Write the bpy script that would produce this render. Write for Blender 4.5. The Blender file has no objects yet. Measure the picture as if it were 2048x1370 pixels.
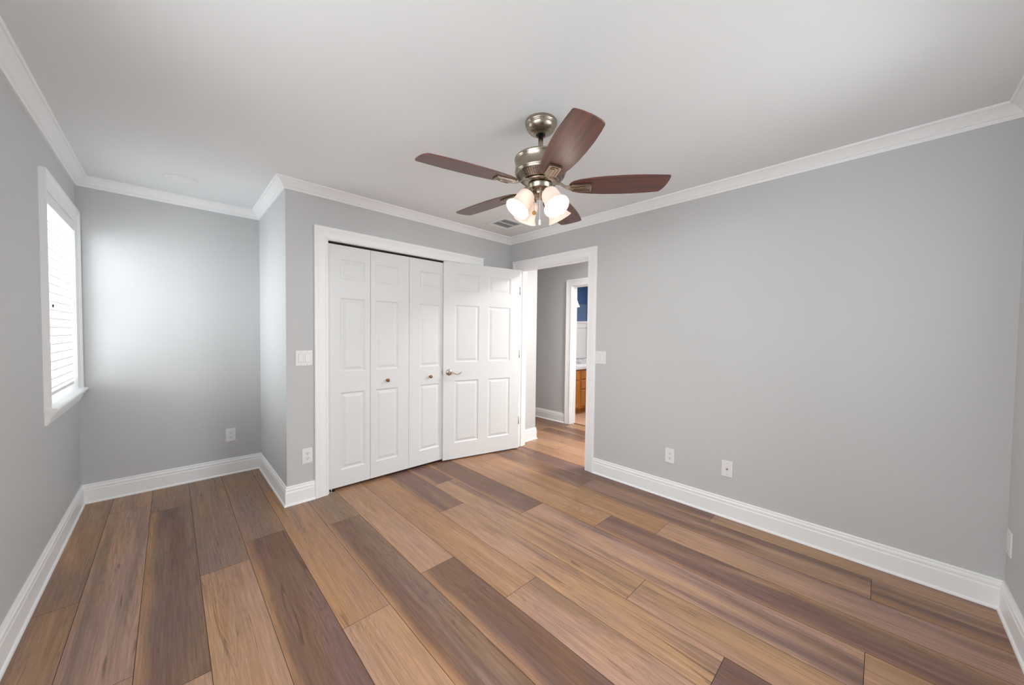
import bpy, bmesh, math, random
from mathutils import Vector, Matrix
SC = bpy.context.scene
COL = SC.collection
R = math.radians
PI = math.pi

# ------------------------------------------------------------------ camera
W_PX, H_PX = 2048, 1370
F_PX, CX, CY = 711.0, 1023.85, 689.5
YAW, PITCH, ROLL, CAM_H = 0.7662, 0.0289, 0.0122, 1.3173
fw = Vector((math.sin(YAW)*math.cos(PITCH), math.cos(YAW)*math.cos(PITCH), -math.sin(PITCH)))
rt0 = Vector((math.cos(YAW), -math.sin(YAW), 0)); up0 = rt0.cross(fw)
rt = math.cos(ROLL)*rt0 + math.sin(ROLL)*up0
up = -math.sin(ROLL)*rt0 + math.cos(ROLL)*up0
cam = bpy.data.cameras.new('camera')
cam.sensor_fit = 'HORIZONTAL'; cam.sensor_width = 36.0
cam.lens = F_PX/W_PX*36.0
cam.shift_x = -(CX-W_PX/2)/W_PX
cam.shift_y = (CY-H_PX/2)/W_PX
cam.clip_start = 0.02
cam_o = bpy.data.objects.new('camera', cam); COL.objects.link(cam_o)
m = Matrix.Identity(4)
for i in range(3):
    m[i][0], m[i][1], m[i][2] = rt[i], up[i], -fw[i]
m[2][3] = CAM_H
cam_o.matrix_world = m
SC.camera = cam_o

# ------------------------------------------------------------------ render look
vs = SC.view_settings
vs.view_transform = 'Standard'; vs.look = 'None'; vs.gamma = 1; vs.use_curve_mapping = False
vs.exposure = 0.34
SC.cycles.max_bounces = 12; SC.cycles.diffuse_bounces = 8; SC.cycles.glossy_bounces = 5
SC.cycles.transparent_max_bounces = 12
SC.cycles.sample_clamp_indirect = 6

# ------------------------------------------------------------------ room measures (metres)
XL, XB, XR = -0.4935, 0.6242, 2.9216
YA, YC, YN = 4.1359, 3.0789, -0.4508
ZC = 2.4441
WT = 0.12
HX0, HX1 = XR+WT, 4.25           # hallway between the two doors
BX0, BX1, BY0, BY1 = 4.37, 5.80, 2.0, 3.97   # bathroom
W1 = (3.205, 4.035, 0.885, 2.09)             # window opening y0,y1,z0,z1
W2 = (-0.10, 1.60, 0.885, 2.09)

# ------------------------------------------------------------------ world + daylight
wd = bpy.data.worlds.new('world'); SC.world = wd; wd.use_nodes = True
bg = wd.node_tree.nodes['Background']
bg.inputs[0].default_value = (0.93, 0.97, 1.0, 1); bg.inputs[1].default_value = 1.4

def area(name, loc, direction, sx, sy, power, color=(1, 1, 1)):
    l = bpy.data.lights.new(name, 'AREA'); l.shape = 'RECTANGLE'; l.size = sx; l.size_y = sy
    l.energy = power; l.color = color
    o = bpy.data.objects.new(name, l); COL.objects.link(o)
    o.location = loc
    o.rotation_euler = Vector(direction).to_track_quat('-Z', 'Y').to_euler()
    return o
DAY = (0.965, 0.985, 1.0)
area('daylight_alcove_window', (XL-0.45, (W1[0]+W1[1])/2, 1.75), (1, 0, -0.06), 1.3, 1.5, 60, DAY)
area('daylight_near_window', (XL-0.30, (W2[0]+W2[1])/2, 1.95), (1, 0, -0.40), 1.7, 1.3, 54, DAY)
area('added_rear_daylight', (2.05, YN-0.80, 1.85), (-0.9, 1, -0.35), 1.2, 1.2, 60, DAY)  # added fill light, shining in through the added rear window
area('added_hall_fill', (3.75, 1.55, ZC-0.06), (0, 0, -1), 0.35, 0.35, 48, (1, 0.97, 0.94))  # added unseen lamp that brightens the hall
area('added_bathroom_fill', (5.0, 2.9, ZC-0.06), (0, 0, -1), 0.35, 0.35, 15, (1, 0.95, 0.9))  # added unseen lamp that brightens the bathroom

# ------------------------------------------------------------------ materials
def lin(c):
    c = c/255.0
    return c/12.92 if c <= 0.04045 else ((c+0.055)/1.055)**2.4
def srgb(r, g, b): return (lin(r), lin(g), lin(b), 1)
def mat(name, col, rough=0.5, metal=0.0, bump=0.0, bscale=200, spec=0.5, var=0.0):
    M = bpy.data.materials.new(name); M.use_nodes = True
    nt = M.node_tree; b = nt.nodes['Principled BSDF']
    b.inputs['Base Color'].default_value = col if len(col) == 4 else (*col, 1)
    b.inputs['Roughness'].default_value = rough; b.inputs['Metallic'].default_value = metal
    b.inputs['Specular IOR Level'].default_value = spec
    if bump or var:
        tc = nt.nodes.new('ShaderNodeTexCoord')
        n = nt.nodes.new('ShaderNodeTexNoise'); n.inputs['Scale'].default_value = bscale; n.inputs['Detail'].default_value = 3
        nt.links.new(tc.outputs['Object'], n.inputs['Vector'])
        if bump:
            bp = nt.nodes.new('ShaderNodeBump'); bp.inputs['Strength'].default_value = bump; bp.inputs['Distance'].default_value = 0.001
            nt.links.new(n.outputs['Fac'], bp.inputs['Height']); nt.links.new(bp.outputs['Normal'], b.inputs['Normal'])
        if var:
            mr = nt.nodes.new('ShaderNodeMapRange')
            mr.inputs[3].default_value = 1-var; mr.inputs[4].default_value = 1+var
            nt.links.new(n.outputs['Fac'], mr.inputs[0])
            mx = nt.nodes.new('ShaderNodeVectorMath'); mx.operation = 'SCALE'
            mx.inputs[0].default_value = b.inputs['Base Color'].default_value[:3]
            nt.links.new(mr.outputs[0], mx.inputs['Scale']); nt.links.new(mx.outputs[0], b.inputs['Base Color'])
    return M
M = {}
M['wall'] = mat('grey_wall_paint', (0.560, 0.566, 0.570), 0.55, bump=0.06, bscale=260, spec=0.35)
M['ceiling'] = mat('ceiling_paint', (0.80, 0.812, 0.82), 0.8, bump=0.05, bscale=180, spec=0.2)
M['trim'] = mat('white_trim_paint', (0.89, 0.895, 0.90), 0.38, spec=0.4)
M['door'] = mat('white_door_paint', (0.74, 0.75, 0.755), 0.42, bump=0.05, bscale=90, spec=0.4)
M['plate'] = mat('white_plastic', (0.80, 0.80, 0.80), 0.35)
M['slot'] = mat('dark_slot', (0.03, 0.03, 0.03), 0.6)
M['screw'] = mat('screw_head_grey', (0.42, 0.42, 0.42), 0.5)
M['dark'] = mat('gap_shade_black', (0.012, 0.011, 0.01), 0.9)
M['blind'] = mat('blind_white', (0.86, 0.86, 0.86), 0.45)
M['blue'] = mat('blue_wall_paint', srgb(76, 106, 148), 0.55, var=0.04, bscale=30)
M['wain'] = mat('wainscot_white', (0.84, 0.84, 0.84), 0.4)
M['counter'] = mat('white_marble', (0.80, 0.80, 0.80), 0.2, var=0.06, bscale=9)
M['chrome'] = mat('chrome', (0.75, 0.76, 0.78), 0.12, 1.0)
M['nickel'] = mat('satin_nickel', (0.56, 0.49, 0.42), 0.28, 1.0)
M['knob'] = mat('copper_bronze_knob', srgb(150, 100, 62), 0.35, 0.6)
M['tile'] = mat('beige_floor_tile', srgb(205, 165, 140), 0.35, var=0.08, bscale=14)
M['ext'] = mat('exterior_siding', (0.55, 0.55, 0.53), 0.8)
M['vent_dark'] = mat('vent_shadow_metal', (0.34, 0.34, 0.34), 0.7)
M['string'] = mat('white_cord', (0.85, 0.85, 0.85), 0.6)
M['woodknob'] = mat('pale_wood_knob', srgb(205, 160, 110), 0.45)

# brushed fan metal
def brushed(name, col, rough):
    Mx = mat(name, col, rough, 1.0)
    nt = Mx.node_tree; b = nt.nodes['Principled BSDF']
    tc = nt.nodes.new('ShaderNodeTexCoord'); mp = nt.nodes.new('ShaderNodeMapping'); mp.inputs['Scale'].default_value = (4, 4, 420)
    n = nt.nodes.new('ShaderNodeTexNoise'); n.inputs['Scale'].default_value = 1.0; n.inputs['Detail'].default_value = 2
    mr = nt.nodes.new('ShaderNodeMapRange'); mr.inputs[3].default_value = rough-0.06; mr.inputs[4].default_value = rough+0.1
    nt.links.new(tc.outputs['Object'], mp.inputs['Vector']); nt.links.new(mp.outputs[0], n.inputs['Vector'])
    nt.links.new(n.outputs['Fac'], mr.inputs[0]); nt.links.new(mr.outputs[0], b.inputs['Roughness'])
    return Mx
M['fan_metal'] = brushed('brushed_nickel', (0.38, 0.325, 0.26), 0.26)

# blade wood
def blade_wood():
    Mx = mat('walnut_blade', srgb(98, 50, 38), 0.5, spec=0.5)
    nt = Mx.node_tree; b = nt.nodes['Principled BSDF']
    tc = nt.nodes.new('ShaderNodeTexCoord'); mp = nt.nodes.new('ShaderNodeMapping'); mp.inputs['Scale'].default_value = (2.2, 55, 55)
    n = nt.nodes.new('ShaderNodeTexNoise'); n.inputs['Scale'].default_value = 1.0; n.inputs['Detail'].default_value = 5
    cr = nt.nodes.new('ShaderNodeValToRGB')
    cr.color_ramp.elements[0].position = 0.3; cr.color_ramp.elements[0].color = srgb(60, 33, 26)
    cr.color_ramp.elements[1].position = 0.72; cr.color_ramp.elements[1].color = srgb(112, 60, 43)
    nt.links.new(tc.outputs['Object'], mp.inputs['Vector']); nt.links.new(mp.outputs[0], n.inputs['Vector'])
    nt.links.new(n.outputs['Fac'], cr.inputs[0]); nt.links.new(cr.outputs[0], b.inputs['Base Color'])
    b.inputs['Coat Weight'].default_value = 0.55; b.inputs['Coat Roughness'].default_value = 0.48
    return Mx
M['blade'] = blade_wood()

def oak():
    Mx = mat('honey_oak', srgb(190, 120, 45), 0.4)
    nt = Mx.node_tree; b = nt.nodes['Principled BSDF']
    tc = nt.nodes.new('ShaderNodeTexCoord'); mp = nt.nodes.new('ShaderNodeMapping'); mp.inputs['Scale'].default_value = (45, 45, 3)
    n = nt.nodes.new('ShaderNodeTexNoise'); n.inputs['Scale'].default_value = 1.0; n.inputs['Detail'].default_value = 4
    cr = nt.nodes.new('ShaderNodeValToRGB')
    cr.color_ramp.elements[0].position = 0.3; cr.color_ramp.elements[0].color = srgb(168, 100, 34)
    cr.color_ramp.elements[1].position = 0.7; cr.color_ramp.elements[1].color = srgb(206, 136, 58)
    nt.links.new(tc.outputs['Object'], mp.inputs['Vector']); nt.links.new(mp.outputs[0], n.inputs['Vector'])
    nt.links.new(n.outputs['Fac'], cr.inputs[0]); nt.links.new(cr.outputs[0], b.inputs['Base Color'])
    return Mx
M['oak'] = oak()

def emis(name, col, s):
    Mx = bpy.data.materials.new(name); Mx.use_nodes = True; nt = Mx.node_tree
    nt.nodes.remove(nt.nodes['Principled BSDF'])
    e = nt.nodes.new('ShaderNodeEmission'); e.inputs[0].default_value = (*col, 1); e.inputs[1].default_value = s
    nt.links.new(e.outputs[0], nt.nodes['Material Output'].inputs[0])
    return Mx
M['bulb'] = emis('lit_bulb', (1.0, 0.90, 0.82), 5.0)
def frosted(name, col, glow):
    Mx = bpy.data.materials.new(name); Mx.use_nodes = True; nt = Mx.node_tree
    b = nt.nodes['Principled BSDF']
    b.inputs['Base Color'].default_value = (*col, 1); b.inputs['Roughness'].default_value = 0.35
    tr = nt.nodes.new('ShaderNodeBsdfTranslucent'); tr.inputs[0].default_value = (*col, 1)
    mx = nt.nodes.new('ShaderNodeMixShader'); mx.inputs[0].default_value = 0.2
    nt.links.new(b.outputs[0], mx.inputs[1]); nt.links.new(tr.outputs[0], mx.inputs[2])
    b.inputs['Emission Color'].default_value = (1.0, 0.80, 0.66, 1); b.inputs['Emission Strength'].default_value = glow
    nt.links.new(mx.outputs[0], nt.nodes['Material Output'].inputs[0])
    return Mx
M['shade'] = frosted('frosted_lamp_glass', (0.93, 0.85, 0.79), 0.03)
def glass():
    Mx = bpy.data.materials.new('window_glass'); Mx.use_nodes = True; nt = Mx.node_tree
    nt.nodes.remove(nt.nodes['Principled BSDF'])
    t = nt.nodes.new('ShaderNodeBsdfTransparent'); t.inputs[0].default_value = (0.96, 0.97, 0.97, 1)
    g = nt.nodes.new('ShaderNodeBsdfGlossy'); g.inputs['Roughness'].default_value = 0.02
    mx = nt.nodes.new('ShaderNodeMixShader'); mx.inputs[0].default_value = 0.05
    nt.links.new(t.outputs[0], mx.inputs[1]); nt.links.new(g.outputs[0], mx.inputs[2])
    nt.links.new(mx.outputs[0], nt.nodes['Material Output'].inputs[0])
    return Mx
M['glass'] = glass()
M['mirror'] = mat('mirror_silver', (0.9, 0.9, 0.9), 0.01, 1.0)

def floor_mat():
    Mx = bpy.data.materials.new('plank_floor'); Mx.use_nodes = True; nt = Mx.node_tree; L = nt.links.new
    b = nt.nodes['Principled BSDF']
    uv = nt.nodes.new('ShaderNodeUVMap'); uv.uv_map = 'UVMap'
    a1 = nt.nodes.new('ShaderNodeAttribute'); a1.attribute_name = 'tone_a'
    a2 = nt.nodes.new('ShaderNodeAttribute'); a2.attribute_name = 'tone_b'
    def nz(sx, sy, det, rough=0.55, dist=0.0, off=0.0):
        mp = nt.nodes.new('ShaderNodeMapping'); mp.inputs['Scale'].default_value = (sx, sy, 1); mp.inputs['Location'].default_value = (off, off*1.7, 0)
        n = nt.nodes.new('ShaderNodeTexNoise'); n.noise_dimensions = '2D'
        n.inputs['Scale'].default_value = 1; n.inputs['Detail'].default_value = det; n.inputs['Roughness'].default_value = rough; n.inputs['Distortion'].default_value = dist
        L(uv.outputs[0], mp.inputs[0]); L(mp.outputs[0], n.inputs['Vector']); return n.outputs['Fac']
    def mrange(src, f0, f1, t0, t1, smooth=True):
        r = nt.nodes.new('ShaderNodeMapRange'); r.interpolation_type = 'SMOOTHSTEP' if smooth else 'LINEAR'
        r.inputs[1].default_value = f0; r.inputs[2].default_value = f1; r.inputs[3].default_value = t0; r.inputs[4].default_value = t1
        L(src, r.inputs[0]); return r.outputs[0]
    def mth(op, x, y):
        k = nt.nodes.new('ShaderNodeMath'); k.operation = op
        for i, q in enumerate((x, y)):
            if hasattr(q, 'links'): L(q, k.inputs[i])
            else: k.inputs[i].default_value = q
        return k.outputs[0]
    # broad heartwood streaks, drawn out along the plank
    streak = mrange(nz(7.5, 0.55, 3, 0.5, 0.5), 0.42, 0.74, 0.0, 1.0)
    mixc = nt.nodes.new('ShaderNodeMix'); mixc.data_type = 'RGBA'
    L(streak, mixc.inputs['Factor']); L(a1.outputs['Color'], mixc.inputs[6]); L(a2.outputs['Color'], mixc.inputs[7])
    uv2 = nt.nodes.new('ShaderNodeUVMap'); uv2.uv_map = 'Plank'
    sx = nt.nodes.new('ShaderNodeSeparateXYZ'); L(uv2.outputs[0], sx.inputs[0])
    a3 = nt.nodes.new('ShaderNodeAttribute'); a3.attribute_name = 'tone_c'
    edge = mrange(mth('ADD', sx.outputs[0], mth('MULTIPLY', nz(3, 0.9, 2, 0.5, 0, 5.2), 0.5)), 0.22, 0.50, 1.0, 0.0)
    mixe = nt.nodes.new('ShaderNodeMix'); mixe.data_type = 'RGBA'
    L(edge, mixe.inputs['Factor']); L(mixc.outputs[2], mixe.inputs[6]); L(a3.outputs['Color'], mixe.inputs[7])
    hue = nt.nodes.new('ShaderNodeMix'); hue.data_type = 'RGBA'; hue.blend_type = 'MULTIPLY'; hue.inputs['Factor'].default_value = 1.0
    drift = nt.nodes.new('ShaderNodeMix'); drift.data_type = 'RGBA'
    drift.inputs[6].default_value = (1.06, 1.02, 0.91, 1); drift.inputs[7].default_value = (0.97, 0.95, 1.05, 1)
    L(mrange(nz(3.2, 1.0, 3, 0.5, 0.8, 21.0), 0.35, 0.65, 0.0, 1.0), drift.inputs['Factor'])
    L(mixe.outputs[2], hue.inputs[6]); L(drift.outputs[2], hue.inputs[7])
    mixc = hue
    # grain: fine fibres + growth rings
    fine = mrange(nz(170, 5.0, 4, 0.6), 0.25, 0.75, 0.80, 1.17, False)
    mid = mrange(nz(42, 1.5, 3, 0.6, 1.2, 3.1), 0.3, 0.7, 0.86, 1.12, False)
    mp = nt.nodes.new('ShaderNodeMapping'); mp.inputs['Scale'].default_value = (11, 0.75, 1); L(uv.outputs[0], mp.inputs[0])
    n2 = nt.nodes.new('ShaderNodeTexNoise'); n2.noise_dimensions = '2D'; n2.inputs['Scale'].default_value = 1.0; n2.inputs['Detail'].default_value = 2; n2.inputs['Roughness'].default_value = 0.45
    L(mp.outputs[0], n2.inputs['Vector'])
    ring = mth('SINE', mth('MULTIPLY', n2.outputs['Fac'], 150.0), 0.0)
    ringmask = mrange(nz(5, 1.1, 1, 0.5, 0, 7.7), 0.40, 0.66, 0.0, 0.17)
    ringf = mth('SUBTRACT', 1.0, mth('MULTIPLY', mrange(ring, 0.2, 1.0, 0, 1), ringmask))
    # dark cracks / knots
    crack = mrange(nz(26, 1.7, 2, 0.5, 1.5, 11.3), 0.69, 0.78, 1.0, 0.60)
    fac = mth('MULTIPLY', mth('MULTIPLY', fine, mid), mth('MULTIPLY', ringf, crack))
    sc = nt.nodes.new('ShaderNodeVectorMath'); sc.operation = 'SCALE'
    L(mixc.outputs[2], sc.inputs[0]); L(fac, sc.inputs['Scale']); L(sc.outputs[0], b.inputs['Base Color'])
    b.inputs['Specular IOR Level'].default_value = 0.45
    L(mrange(fine, 0.80, 1.17, 0.46, 0.34, False), b.inputs['Roughness'])
    bp = nt.nodes.new('ShaderNodeBump'); bp.inputs['Strength'].default_value = 0.12; bp.inputs['Distance'].default_value = 0.001
    L(fine, bp.inputs['Height']); L(bp.outputs[0], b.inputs['Normal'])
    return Mx
M['floor'] = floor_mat()

# ------------------------------------------------------------------ mesh helpers
class MB:
    def __init__(s): s.v = []; s.f = []; s.mi = []; s.sm = []
    def add(s, vs, fs, mi=0, smooth=False):
        o = len(s.v); s.v += [tuple(q) for q in vs]
        for f in fs: s.f.append([i+o for i in f]); s.mi.append(mi); s.sm.append(smooth)
        return s
    def box(s, x0, x1, y0, y1, z0, z1, mi=0, xf=None):
        vs = [Vector((x, y, z)) for z in (z0, z1) for y in (y0, y1) for x in (x0, x1)]
        if xf: vs = [xf @ q for q in vs]
        return s.add(vs, [(0, 2, 3, 1), (4, 5, 7, 6), (0, 1, 5, 4), (2, 6, 7, 3), (0, 4, 6, 2), (1, 3, 7, 5)], mi)
    def bbox(s, x0, x1, y0, y1, z0, z1, bev=0.002, seg=2, mi=0, xf=None):
        bm = bmesh.new(); bmesh.ops.create_cube(bm, size=1)
        for q in bm.verts: q.co = Vector(((x0+x1)/2+q.co.x*(x1-x0), (y0+y1)/2+q.co.y*(y1-y0), (z0+z1)/2+q.co.z*(z1-z0)))
        bmesh.ops.bevel(bm, geom=bm.edges[:], offset=bev, segments=seg, affect='EDGES', profile=0.6)
        return s.frombm(bm, mi, xf)
    def frombm(s, bm, mi=0, xf=None, smooth=False):
        bm.verts.index_update()
        vs = [(xf @ q.co) if xf else q.co.copy() for q in bm.verts]
        fs = [[w.index for w in f.verts] for f in bm.faces]
        bm.free(); return s.add(vs, fs, mi, smooth)
    def lathe(s, prof, n=40, xf=None, mi=0, smooth=True, cap=False):
        vs = []; fs = []
        for r, z in prof:
            for k in range(n):
                a = 2*PI*k/n; vs.append(Vector((r*math.cos(a), r*math.sin(a), z)))
        for i in range(len(prof)-1):
            for k in range(n):
                k2 = (k+1) % n
                fs.append((i*n+k, i*n+k2, (i+1)*n+k2, (i+1)*n+k))
        if xf: vs = [xf @ q for q in vs]
        s.add(vs, fs, mi, smooth)
        if cap:
            o = len(s.v)-len(vs)
            s.f.append([o+k for k in range(n)][::-1]); s.mi.append(mi); s.sm.append(False)
            s.f.append([o+(len(prof)-1)*n+k for k in range(n)]); s.mi.append(mi); s.sm.append(False)
        return s
    def tube(s, pts, r, n=10, mi=0, smooth=True):
        pts = [Vector(p) for p in pts]; vs = []; fs = []
        rr = r if isinstance(r, (list, tuple)) else [r]*len(pts)
        prev = None
        for i, p in enumerate(pts):
            t = (pts[min(i+1, len(pts)-1)]-pts[max(i-1, 0)]).normalized()
            if prev is None:
                a = t.orthogonal().normalized()
            else:
                a = (prev - t*prev.dot(t)).normalized()
            prev = a; b = t.cross(a)
            for k in range(n):
                an = 2*PI*k/n; vs.append(p+(a*math.cos(an)+b*math.sin(an))*rr[i])
        for i in range(len(pts)-1):
            for k in range(n):
                k2 = (k+1) % n; fs.append((i*n+k, i*n+k2, (i+1)*n+k2, (i+1)*n+k))
        fs.append(tuple(range(n))[::-1]); fs.append(tuple((len(pts)-1)*n+k for k in range(n)))
        return s.add(vs, fs, mi, smooth)
    def prism(s, poly, h0, h1, mi=0, xf=None):
        n = len(poly)
        vs = [Vector((x, y, h0)) for x, y in poly]+[Vector((x, y, h1)) for x, y in poly]
        if xf: vs = [xf @ q for q in vs]
        fs = [tuple(range(n))[::-1], tuple(range(n, 2*n))]+[(i, (i+1) % n, n+(i+1) % n, n+i) for i in range(n)]
        return s.add(vs, fs, mi)
    def build(s, name, mats, parent=None, bevel=0):
        me = bpy.data.meshes.new(name); me.from_pydata(s.v, [], s.f)
        for q in (mats if isinstance(mats, list) else [mats]): me.materials.append(q)
        for i, p in enumerate(me.polygons): p.material_index = s.mi[i]; p.use_smooth = s.sm[i]
        bm = bmesh.new(); bm.from_mesh(me); bmesh.ops.recalc_face_normals(bm, faces=bm.faces[:]); bm.to_mesh(me); bm.free()
        me.update()
        o = bpy.data.objects.new(name, me); COL.objects.link(o)
        if parent: o.parent = parent
        return o
def tag(o, label=None, cat=None, group=None, kind=None):
    if label: o['label'] = label
    if cat: o['category'] = cat
    if group: o['group'] = group
    if kind: o['kind'] = kind
    return o
def struct(o, label=None, cat=None):
    o['kind'] = 'structure'
    if label: o['label'] = label
    if cat: o['category'] = cat
    return o
def empty(name, loc, label, cat, group=None, rz=0, kind=None):
    o = bpy.data.objects.new(name, None); COL.objects.link(o); o.empty_display_size = 0.05
    o.location = loc; o.rotation_euler = (0, 0, rz)
    return tag(o, label, cat, group, kind)

# ------------------------------------------------------------------ floor
def plank_floor():
    T = (168, 133, 105); O = (160, 122, 91); Md = (142, 113, 91); G = (132, 109, 92); D = (112, 84, 69); P = (117, 90, 80); K = (170, 136, 115); S = (122, 97, 86)
    edges = [-0.60, -.329, -.115, .102, .319, .538, .757, .977, 1.195, 1.42, 1.632, 1.84, 2.092, 2.317, 2.54, 2.762]
    while edges[-1] < 4.33: edges.append(min(edges[-1]+0.2216, 4.335))
    J = {0: [2.643], 1: [3.78, 1.938], 2: [3.60, 1.765], 3: [2.497], 4: [2.711], 5: [3.465, 1.62], 6: [2.58], 7: [1.714], 8: [1.266],
         9: [2.222, .41], 10: [2.655, .848], 11: [1.803, .01], 12: [1.334], 13: [1.007], 14: [1.79, 0.0], 15: [.818]}
    C = {0: [(Md, T), (Md, T)], 1: [(T, Md), (K, G), (T, Md)], 2: [(Md, D), (D, G), (T, O)], 3: [(G, Md), (T, O)],
         4: [(Md, G), (D, P)], 5: [(Md, G), (O, Md), (T, O)], 6: [(Md, G), (D, G)], 7: [(T, O), (D, P)], 8: [(O, T), (K, Md)],
         9: [(P, Md), (T, S), (D, P)], 10: [(P, D), (T, S), (T, Md)], 11: [(D, P), (K, S), (T, O)], 12: [(O, T), (P, T)],
         13: [(O, T), (K, S)], 14: [(D, Md), (P, K), (P, T)], 15: [(P, D), (T, S)]}
    rnd = random.Random(4)
    Y0, Y1 = -0.60, 4.95
    mb = MB(); ca = []; cb = []; cc = []; uvs = []; g = 0.0011
    for k in range(len(edges)-1):
        x0, x1 = edges[k], edges[k+1]
        js = list(J.get(k, [rnd.uniform(.2, 1.6)+1.815*2, ])); 
        cs = list(C.get(k, []))
        if k > 15:
            y = js[0]; js = []
            while y > Y0: 
                if y < Y1: js.append(y)
                y -= 1.815
            cs = [rnd.choice([(O, Md), (T, O), (D, Md), (O, T)]) for _ in range(len(js)+1)]
        y = js[0]+1.815
        while y < Y1:
            js.insert(0, y); cs.insert(0, rnd.choice([(O, Md), (D, Md)])); y += 1.815
        y = js[-1]-1.815
        while y > Y0:
            js.append(y); cs.append(rnd.choice([(T, O), (D, P), (Md, G)])); y -= 1.815
        b = [Y1]+js+[Y0]
        for i in range(len(b)-1):
            ya, yb = b[i+1], b[i]
            ou, ov = rnd.uniform(0, 60), rnd.uniform(0, 60)
            mb.add([(x0+g, ya+g, 0), (x1-g, ya+g, 0), (x1-g, yb-g, 0), (x0+g, yb-g, 0)], [(0, 1, 2, 3)])
            c = cs[i % len(cs)]
            ca += [srgb(*c[0])]*4; cb += [srgb(*c[1])]*4; cc += [srgb(*(O if c[0] in (D, P) else c[0]))]*4
            uvs += [(x0+ou, ya+ov), (x1+ou, ya+ov), (x1+ou, yb+ov), (x0+ou, yb+ov)]
    npl = len(mb.f)
    mb.box(-0.62, 4.34, Y0, Y1, -0.05, -0.0012, mi=1)
    o = mb.build('floor', [M['floor'], M['seam']])
    me = o.data
    me.uv_layers.new(name='UVMap')
    me.uv_layers.new(name='Plank'); me.color_attributes.new('tone_c', 'FLOAT_COLOR', 'CORNER')
    me.color_attributes.new('tone_a', 'FLOAT_COLOR', 'CORNER'); me.color_attributes.new('tone_b', 'FLOAT_COLOR', 'CORNER')
    uvl = me.uv_layers['UVMap']; A = me.color_attributes['tone_a']; B = me.color_attributes['tone_b']; CC = me.color_attributes['tone_c']; uvp = me.uv_layers['Plank']
    # loops of the plank quads may be reordered by the normal pass: match by vertex
    for p in me.polygons:
        for li in p.loop_indices:
            vi = me.loops[li].vertex_index
            if vi < npl*4:
                uvl.data[li].uv = uvs[vi]; A.data[li].color = ca[vi]; B.data[li].color = cb[vi]; CC.data[li].color = cc[vi]; uvp.data[li].uv = (0.0 if vi % 4 in (0, 3) else 1.0, 0.0)
    return struct(o, 'brown wood plank floor')
M['seam'] = mat('plank_seam', (0.035, 0.024, 0.018), 0.8)
plank_floor()
tf = MB().box(4.335, 6.0, 1.8, 4.2, -0.05, 0.002)
struct(tf.build('floor_bathroom', M['tile']), 'beige tile floor of the bathroom')

# ------------------------------------------------------------------ ceiling and walls
struct(MB().box(-0.75, 6.0, -0.7, 5.05, ZC, ZC+0.1).build('ceiling', M['ceiling']), 'pale grey painted ceiling')
def wall(name, boxes, mat_, label=None):
    mb = MB()
    for b in boxes: mb.box(*b)
    return struct(mb.build(name, mat_), label)
TW = 0.14
X0 = XL-TW
JT = 0.013                                # jamb lining thickness
wall('wall_left', [(X0, XL, YN-0.12, W2[0]-JT, 0, ZC), (X0, XL, W2[1]+JT, W1[0]-JT, 0, ZC), (X0, XL, W1[1]+JT, YA+0.12, 0, ZC),
                   (X0, XL, W2[0]-JT, W2[1]+JT, 0, W2[2]-0.024), (X0, XL, W2[0]-JT, W2[1]+JT, W2[3]+JT, ZC),
                   (X0, XL, W1[0]-JT, W1[1]+JT, 0, W1[2]-0.024), (X0, XL, W1[0]-JT, W1[1]+JT, W1[3]+JT, ZC)], M['wall'], 'grey left wall with the window')
wall('wall_alcove', [(XL, XB, YA, YA+0.12, 0, ZC)], M['wall'], 'grey end wall of the alcove')
CL0, CL1, CLZ = 0.918, 2.398, 2.052     # closet opening
wall('wall_closet', [(XB, CL0-JT, YC, YC+0.12, 0, ZC), (CL1+JT, XR+WT, YC, YC+0.12, 0, ZC), (CL0-JT, CL1+JT, YC, YC+0.12, CLZ+JT, ZC),
                     (XB, XB+0.12, YC+0.12, YA+0.12, 0, ZC)], M['wall'], 'grey wall around the closet')
wall('wall_closet_back', [(XB+0.12, XR+WT, YA, YA+0.12, 0, ZC)], M['wall'])
DY0, DY1, DZ = 1.985, 2.918, 2.062      # bedroom doorway
wall('wall_right', [(XR, XR+WT, YN-0.12, DY0-JT, 0, ZC), (XR, XR+WT, DY1+JT, YC, 0, ZC), (XR, XR+WT, DY0-JT, DY1+JT, DZ+JT, ZC)], M['wall'], 'long grey right wall with the doorway')
RW = (1.0, 2.38)  # opening cut for the added rear window
wall('wall_near', [(XL, RW[0], YN-0.12, YN, 0, ZC), (RW[1], XR, YN-0.12, YN, 0, ZC), (RW[0], RW[1], YN-0.12, YN, 0, 0.885), (RW[0], RW[1], YN-0.12, YN, 2.09, ZC)], M['wall'], 'grey near wall at the right edge')
HL = 3.012
wall('wall_hall_left', [(HX0, 3.325, HL, 4.9, 0, ZC)], M['wall'], 'grey hall wall beyond the doorway')
BD0, BD1, BDZ = 2.36, 3.155, 2.03       # bathroom doorway
wall('wall_hall_far', [(HX1, BX0, 0.9, BD0-JT, 0, ZC), (HX1, BX0, BD1+JT, 4.9, 0, ZC), (HX1, BX0, BD0-JT, BD1+JT, BDZ+JT, ZC)], M['wall'], 'grey far wall of the hall')
wall('wall_hall_end', [(HX0, HX1, 0.9, 1.0, 0, ZC), (3.325, HX1, 4.8, 4.9, 0, ZC)], M['wall'])
WZ = 1.585
wall('wall_bathroom_back', [(BX0, BX1, BY1, BY1+0.1, WZ, ZC)], M['blue'], 'blue upper bathroom wall')
wall('wall_bathroom_right', [(BX1, BX1+0.1, BY0-0.1, BY1+0.1, WZ, ZC)], M['blue'], 'blue upper bathroom side wall')
wall('wall_bathroom_front', [(BX0, BX1, BY0-0.1, BY0, 0, ZC)], M['blue'])
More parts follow.
